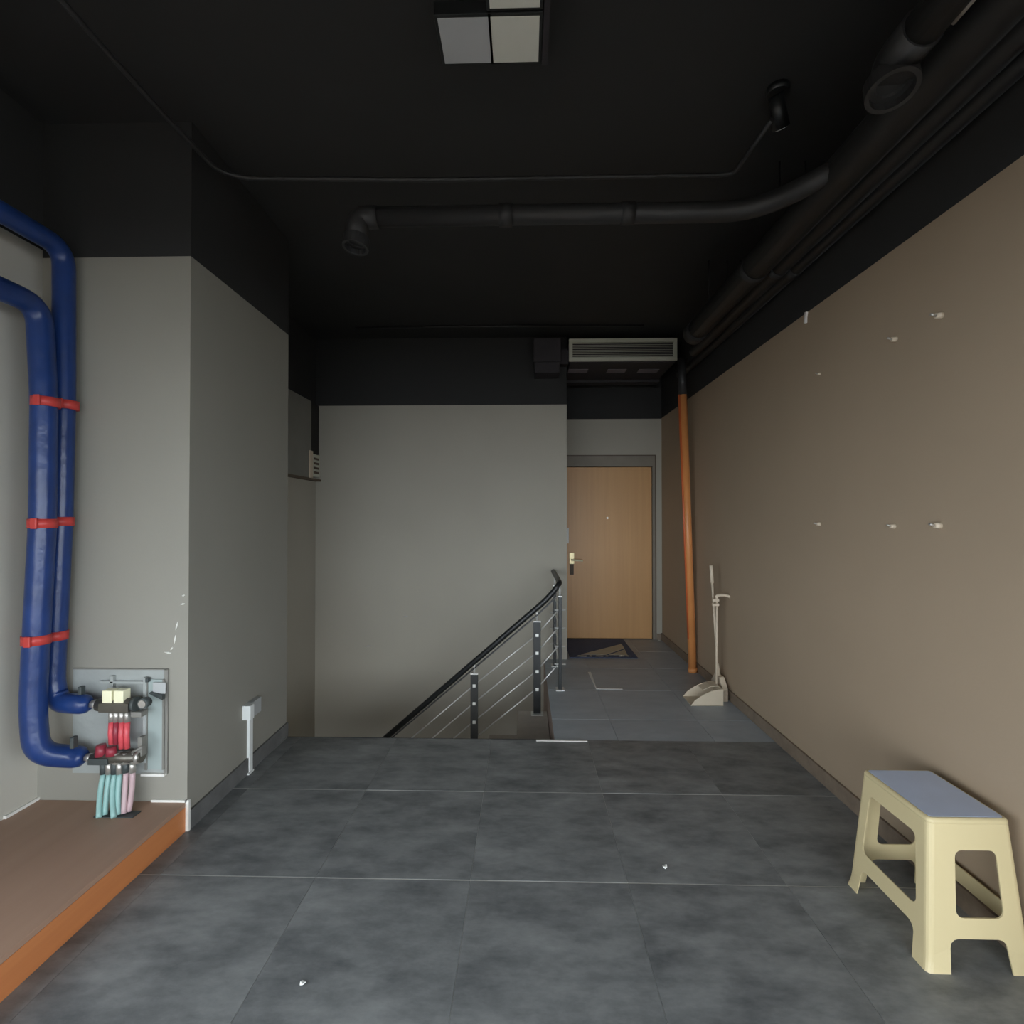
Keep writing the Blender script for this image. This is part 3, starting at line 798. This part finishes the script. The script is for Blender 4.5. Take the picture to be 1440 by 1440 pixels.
# lower bar
lb = link('lower_bar', T([at(130, 1067, YU), at(200, 1064, YU)], .024, 14), 'bronze', mf)
fbox('bar_casing', 131, 1063, 158, 1072, YU - .03, YU + .03, 'dark_plastic', lb)
link('union_nut', T([at(121, 1065, YU), at(131, 1066, YU)], [.016, .022], 6), 'nickel', lb)
link('red_valve_knob', T([at(143, 1062, YU), at(142, 1047, YU)], [.026, .018], 10), 'red_hose2', lb)
link('red_valve_knob', T([at(157, 1062, YU + .01), at(156.5, 1050, YU + .01)], [.022, .018], 10), 'red_hose2', lb)
for hx in (166, 178, 190):
    link('valve_body', T([at(hx, 1058, YU), at(hx + .5, 1073, YU)], [.017, .021], 8), 'nickel', lb)
link('end_valve', T([at(193, 1064, YU), at(198, 1064, YU)], .026, 12), 'nickel', lb)
link('bleed_lever', T([at(186, 1058, YU + .02), at(201, 1050, YU + .02)], .006, 8), 'panel_grey', lb)
fbox('drain_block', 197, 1035, 203, 1062, YU - .02, YU + .01, 'panel_grey', lb)
# pale hoses down to the platform
for i, (hx, ht, bx_, by_, m_) in enumerate(((145, 1078, 139, 1150, 'cyan_hose'), (153, 1078, 147.5, 1146, 'cyan_hose'), (161, 1078, 160, 1150, 'cyan_hose'), (168, 1078, 166, 1146, 'cyan_hose'), (177, 1076, 174, 1144, 'pink_hose'), (186, 1076, 181, 1141, 'pink_hose'))):
    t_ = at(hx, 1070, YU); u_ = at(hx + .5, ht + 10, YU)
    e_ = on_z(bx_, by_, ZP + .007)
    mid = Vector((u_.x, (u_.y + e_.y) / 2 + .01, (u_.z + e_.z) / 2))
    P_ = [u_ * (1 - k / 8) ** 2 + mid * 2 * (k / 8) * (1 - k / 8) + e_ * (k / 8) ** 2 for k in range(9)]
    hs_ = link('hose', T(P_, .0105, 12), m_, mf)
    link('hose_fitting', T([t_, u_], [.012, .014], 8), 'nickel' if i % 2 else 'dark_plastic', hs_)
# dark plate standing in for the shaded hole under the hoses
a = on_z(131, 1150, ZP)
link('hole_shade', B(a.x, a.x + .17, a.y, a.y + .05, ZP + .0005, ZP + .004), 'dark_plastic', mf)

# ------------------------------------------------------------------ socket outlets and cable cover on the column side
so = thing('wall_socket', (-1.52, 2.85, .3), 'white and grey socket boxes with a white cable cover on the column side', 'socket')
def on_col(px, py, off=0.0):
    """point on the column's side face, moved off it"""
    n3 = Vector((nrm.x, nrm.y, 0)); p0 = Vector((CA[0], CA[1], 0)) + n3 * off
    dr = ray(px, py); return EYE + dr * ((p0 - EYE).dot(n3) / dr.dot(n3))
def colbox(name, x0, y0, x1, y1, th, m_, parent, bev=.002):
    a, b = on_col(x0, y0), on_col(x1, y1)
    n3 = Vector((nrm.x, nrm.y, 0)) * th
    zt, zb = (a.z), (on_col(x0, y1).z)
    q = [Vector((a.x, a.y, zb)), Vector((b.x, b.y, zb)), Vector((b.x, b.y, zt)), Vector((a.x, a.y, zt))]
    return link(name, hull8(bmesh.new(), q, [v + n3 for v in q]), m_, parent, bev)
colbox('socket_box', 347.5, 988, 360, 1009, .030, 'grey_plastic', so)
colbox('plug_adapter', 340.5, 993, 346, 1013, .045, 'white_plastic', so)
colbox('cable_cover', 347, 1009, 351.5, 1092, .016, 'white_plastic', so)
colbox('cover_foot', 344.5, 1088, 352, 1096, .022, 'white_plastic', so)

# paint chips on the column front and scratches on the back wall
for (x0_, y0_), (x1_, y1_) in (((231, 917), (241, 918.5)), ((240, 914), (243, 910)), ((245, 905), (247, 893)), ((247, 886), (250, 874)), ((256, 838), (260, 837)), ((254, 850), (260, 849))):
    a, b = on_y(x0_, y0_, yc), on_y(x1_, y1_, yc)
    link('paint_chip', T([a, (a + b) / 2, b], [.0015, .004, .0015], 6), 'white_trim', colm)
for (x0_, y0_), (x1_, y1_) in (((566, 868), (574, 866)), ((512, 909), (524, 908)), ((616, 945), (619, 948))):
    a, b = on_y(x0_, y0_, YB), on_y(x1_, y1_, YB)
    link('paint_scratch', T([a, (a + b) / 2, b], [.001, .005, .001], 6), 'grey_plastic', wb)

# ------------------------------------------------------------------ screw anchors on the right wall
anch = [(1324, 444, 1.0, 'large scuffed screw anchor high on the taupe wall, farthest from the door of its row'),
        (1260, 477, .9, 'middle screw anchor of the upper row on the taupe wall'),
        (1153, 526, .6, 'small dark screw anchor of the upper row on the taupe wall, closest to the door'),
        (1322, 739, 1.0, 'bright screw anchor of the lower row on the taupe wall, farthest from the door'),
        (1258, 740, .8, 'dull middle screw anchor of the lower row on the taupe wall'),
        (1153, 737, .8, 'small pale screw anchor of the lower row on the taupe wall, closest to the door')]
for px, py, s_, lb_ in anch:
    c_ = on_x(px, py, XR)
    t = thing('screw_anchor', c_, lb_, 'screw anchor', 'screw anchors in the taupe wall')
    link('plug', T([c_ + Vector((.004, 0, 0)), c_ - Vector((.022 * s_, 0, 0))], [.014 * s_, .010 * s_], 10), 'offwhite', t)
    link('screw', T([c_ - Vector((.02 * s_, 0, 0)), c_ - Vector((.04 * s_, 0, -.006))], .005 * s_, 8), 'nickel', t)
c_ = on_x(1134, 447, XR)
o = link('plaster_flake', flatbar(bmesh.new(), [c_ + Vector((-.006, 0, -.03)), c_ + Vector((-.008, -.006, .0)), c_ + Vector((-.006, -.01, .028))], .012, .016, Vector((0, 1, 0))), 'white_trim')
tag(o, 'white plaster flake at the edge of the black paint on the taupe wall', 'plaster')

# ------------------------------------------------------------------ orange pipe
b0 = on_z(974, 945, 0); b0 = Vector((1.522, b0.y, 0))
tpx = on_y(960, 548, b0.y)
dirv = (tpx - b0); topz = ZC - .35
top = b0 + dirv * (topz / dirv.z)
mid = b0 + dirv * (2.52 / dirv.z)
og = thing('orange_pipe', b0, 'orange plastic pipe leaning in front of the taupe wall from floor to ceiling', 'pipe')
link('pipe_run', T([b0, mid], .036, 18), 'orange', og)
link('painted_top', T([mid, top], .0365, 18), 'black_pipe', og)
link('red_cable', T([b0 + Vector((-.038, -.012, .3)), mid + Vector((-.038, -.012, 0))], .011, 10), 'orange_d', og)
link('foot_collar', T([b0, b0 + dirv.normalized() * .04], .041, 18), 'orange', og)

# ------------------------------------------------------------------ dustpan
dpn = on_z(995, 990)
dn = thing('dustpan', (dpn.x, dpn.y, 0), 'off-white long-handled dustpan with hooked grip standing beside the skirting', 'dustpan')
# scoop: open towards the left and towards the viewer
xm0, xm1 = on_z(971, 992).x, on_z(1017, 993).x
yf = on_z(990, 993).y; yk = yf + .20
sc = bmesh.new()
bx(sc, xm0, xm1, yf, yk, 0.001, 0.006)
link('scoop_floor', sc, 'pan_grey', dn)
def wedge(y):
    pts = [(xm0, 0.003)] + [(xm0 + (xm1 - xm0) * t, .01 + .115 * math.sin(t * math.pi / 2) ** .8) for t in [k / 8 for k in range(1, 9)]] + [(xm1, 0.003)]
    return [Vector((x, y, z)) for x, z in pts]
link('side_wall', hull8(bmesh.new(), wedge(yf), wedge(yf + .006)), 'pan_grey', dn)
link('side_wall', hull8(bmesh.new(), wedge(yk - .006), wedge(yk)), 'pan_grey', dn)
link('back_wall', B(xm1 - .006, xm1, yf, yk, .003, .125), 'pan_grey', dn, .003)
hood = [(xm1 - .12, .092), (xm1 - .06, .118), (xm1, .125)]
bm = bmesh.new()
hull8(bm, [Vector((x, yk - .11, z)) for x, z in hood] + [Vector((x, yk - .11, z - .006)) for x, z in hood[::-1]], [Vector((x, yk, z)) for x, z in hood] + [Vector((x, yk, z - .006)) for x, z in hood[::-1]])
link('hood', bm, 'pan_grey', dn)
yh = yf + .13
hb0 = Vector((xm1 - .002, yh, .11)); ht0 = on_y(1008, 842, yh)
hd = link('handle', T([hb0, ht0], .0085, 10), 'offwhite', dn)
hh = on_y(1007.5, 838, yh); h1 = on_y(1012, 837, yh); h2 = on_y(1021, 837, yh); h3 = on_y(1030, 841, yh)
link('hook_grip', T(rounded([ht0, hh, h1, h2, h3], .02), .011, 10), 'offwhite', dn)
link('handle_clip', B(ht0.x - .035, ht0.x + .014, yh - .012, yh + .012, ht0.z - .055, ht0.z - .035), 'offwhite', dn, .002)
link('handle_clip', B(ht0.x - .035, ht0.x + .014, yh - .012, yh + .012, ht0.z - .02, ht0.z), 'offwhite', dn, .002)
# broom
yb_ = yh + .09
bt, bg, bb = on_y(1000, 795, yb_), on_y(1001.5, 820, yb_), on_y(1008.5, 933, yb_)
br = thing('broom', (bb.x, yb_, 0), 'off-white broom with thin stick standing against the taupe wall', 'broom')
link('stick', T([bb, bg], .0085, 10), 'offwhite', br)
link('grip', T([bg, bt], [.013, .014], 12), 'offwhite', br)
link('socket', T([bb + Vector((.004, 0, -.09)), bb], [.024, .013], 12), 'offwhite', br)
bc = bb + Vector((.012, 0, -.09)); hx0, hx1 = 1.505, 1.548
yA, yZ = on_x(1024, 966, 1.53).y, on_x(1000, 938, 1.53).y
zA = .10
link('head', hull8(bmesh.new(), [(hx0, bc.y - .05, bc.z), (hx1, bc.y - .05, bc.z), (hx1, bc.y + .05, bc.z), (hx0, bc.y + .05, bc.z)],
     [(hx0, bc.y - .13, .085), (hx1, bc.y - .13, .085), (hx1, bc.y + .13, .085), (hx0, bc.y + .13, .085)]), 'offwhite', br, .006)
link('bristles', B(hx0 + .004, hx1 - .004, bc.y - .125, bc.y + .125, 0, .085), 'bristle', br)

# ------------------------------------------------------------------ doormat
a, b = on_z(795, 925.5), on_z(897, 925.5)
yM1 = YD - .02
dm = thing('doormat', ((a.x + b.x) / 2, (a.y + yM1) / 2, 0), 'navy doormat with a beige triangle print before the wooden door', 'doormat')
mx0, mx1 = XC + .03, b.x
link('pile', B(mx0, mx1, a.y, yM1, 0, .008), 'mat_blue', dm, .003)
def flat(pts, name):
    P_ = [on_z(x, y, .0085) for x, y in pts]
    link(name, hull8(bmesh.new(), [Vector((p.x, p.y, .0075)) for p in P_], [Vector((p.x, p.y, .0095)) for p in P_]), 'mat_beige', dm)
flat([(817, 920.2), (852, 920.8), (878, 911.8), (874, 905.5)], 'printed_triangle')
flat([(856, 921), (882.5, 921.4), (878.6, 913.2)], 'printed_triangle')
for x0_, x1_ in ((811, 825), (828, 832), (837, 848), (851, 855), (871, 877), (880, 884)):
    flat([(x0_, 922.8), (x1_, 923.2), (x1_ + 1, 921.9), (x0_ + 2, 921.5)], 'printed_dash')

# ------------------------------------------------------------------ stool
SXc, SYc, SH = 1.400, 1.800, .442
yn, yfar = on_z(1322, 1370).y, on_z(1199, 1240).y
SYc = (yn + yfar) / 2; UOFF = .010
stl = thing('plastic_stool', (SXc, SYc, 0), 'cream plastic step stool with skylight-tinted seat against the taupe wall', 'stool')
bw, bd, tw, td, ch, th_ = .160, (yfar - yn) / 2 - .005, .127, .160, .018, .0045
def half(v, lo, hi):
    t = v / SH
    fl = .006 * max(0, 1 - v / .05) ** 2
    return lo + (hi - lo) * t + fl
def mk_panel(axis, sgn):
    def fn(u, v, w):
        off_n = half(v, bd if axis == 'y' else bw, td if axis == 'y' else tw) - w
        if axis == 'y':
            return Vector((SXc + u, SYc + sgn * off_n, v))
        return Vector((SXc + sgn * off_n, SYc + u, v))
    lo, hi = (bw, tw) if axis == 'y' else (bd, td)
    hb = lambda v: half(v, lo, hi) - ch
    leg = .054 if axis == 'y' else .046
    # outer outline with the gap between the feet
    c0_ = hb(0) - leg; c1_ = hb(.098) - leg + .006; r = .026
    out = [(-hb(v), v) for v in (SH, .3, .2, .1, .05, .03, .012, 0)]
    out += [(-c0_, 0), (-c1_ + .0, .098 - r)]
    out += [(-c1_ + r - r * math.cos(R(a_)), .098 - r + r * math.sin(R(a_))) for a_ in (30, 60, 90)]
    out += [(c1_ - r + r * math.cos(R(a_)), .098 - r + r * math.sin(R(a_))) for a_ in (90, 60, 30)]
    out += [(c1_, .098 - r), (c0_, 0)]
    out += [(hb(v), v) for v in (0, .012, .03, .05, .1, .2, .3, SH)]
    # window
    z0_, z1_ = .158, (.358 if axis == 'y' else .378)
    inset = .034
    a0_, a1_ = (.072, .064) if axis == 'y' else (hb(z0_) - inset, hb(z1_) - inset)
    uo = UOFF if axis == 'y' else 0
    hole = []
    for (sx_, zz, a_) in ((1, z1_, 0), (-1, z1_, 90), (-1, z0_, 180), (1, z0_, 270)):
        for k in range(5):
            t = R(a_ + 90 * k / 4)
            wv = a1_ if zz == z1_ else a0_
            cz = zz - .022 if zz == z1_ else zz + .022
            hole.append((uo + sx_ * (wv - .022) + .022 * math.cos(t), cz + .022 * math.sin(t)))
    return plate(out, [hole], fn, th_)
for s_ in (-1, 1):
    link('end_panel', mk_panel('y', s_), 'stool', stl)
for s_ in (-1, 1):
    link('side_panel', mk_panel('x', s_), 'stool', stl)
for sx_ in (-1, 1):
    for sy_ in (-1, 1):
        bm = bmesh.new(); prev = None
        for v in (0, .012, .03, .05, .1, .2, .3, .4, SH):
            hx_, hy_ = half(v, bw, tw), half(v, bd, td)
            ring = []
            for k in range(5):
                t = R(90 * k / 4)
                for rr in (0,):
                    ring.append((hx_ - ch + ch * math.cos(t), hy_ - ch + ch * math.sin(t)))
            inner = [(x - .0045 * math.cos(R(90 * k / 4)), y - .0045 * math.sin(R(90 * k / 4))) for k, (x, y) in enumerate(ring)]
            lp = [bm.verts.new((SXc + sx_ * x, SYc + sy_ * y, v)) for x, y in ring + inner[::-1]]
            if prev:
                for k in range(len(lp)):
                    f = bm.faces.new((prev[k], prev[(k + 1) % len(lp)], lp[(k + 1) % len(lp)], lp[k]))
            else:
                bm.faces.new(lp)
            prev = lp
        bm.faces.new(prev)
        link('leg', bm, 'stool', stl)
# seat: rounded slab with a softened rim and a top panel with cool skylight put into its colour
bm = bmesh.new()
prof = [(0.0005, SH - .010), (.0005, SH), (-.0015, SH + .005), (-.006, SH + .009), (-.010, SH + .010), (-.012, SH + .008)]
rings = []
for off, z in prof:
    rings.append([bm.verts.new((SXc + x, SYc + y, z)) for x, y in rrect(-tw - off, tw + off, -td - off, td + off, max(.006, ch + off), 6)])
for i in range(len(rings) - 1):
    n_ = len(rings[i])
    for k in range(n_):
        f = bm.faces.new((rings[i][k], rings[i][(k + 1) % n_], rings[i + 1][(k + 1) % n_], rings[i + 1][k])); f.smooth = True
bm.faces.new(rings[0][::-1]); bm.faces.new(rings[-1])
seat = link('seat', bm, 'stool', stl)
o_ = [(x, y) for x, y in rrect(-tw + .012, tw - .012, -td + .012, td - .012, .010, 5)]
link('skylit_seat_top', prism(bmesh.new(), [(SXc + x, SYc + y) for x, y in o_], SH + .007, SH + .0105), 'stool_top', seat)

# ------------------------------------------------------------------ litter on the floor
def scrap(px, py, s_, label, ang):
    c_ = on_z(px, py)
    pts = [(-.018, -.012), (.004, -.016), (.02, -.004), (.012, .013), (-.008, .016), (-.02, .004)]
    ca, sa = math.cos(ang), math.sin(ang)
    bm = bmesh.new()
    P_ = [Vector((c_.x + (x * ca - y * sa) * s_, c_.y + (x * sa + y * ca) * s_, .002 + .004 * s_ * (k % 3))) for k, (x, y) in enumerate(pts)]
    hull8(bm, P_, [p + Vector((0, 0, .0025)) for p in P_])
    o = link('paper_scrap', bm, 'paper')
    tag(o, label, 'paper scrap', 'paper scraps on the floor')
scrap(935, 1220, .55, 'torn white paper scrap on the tiles, between the stool and the stairs', .8)
scrap(426, 1384, .42, 'tiny white paper scrap on the tiles, beside the wooden platform', .1)
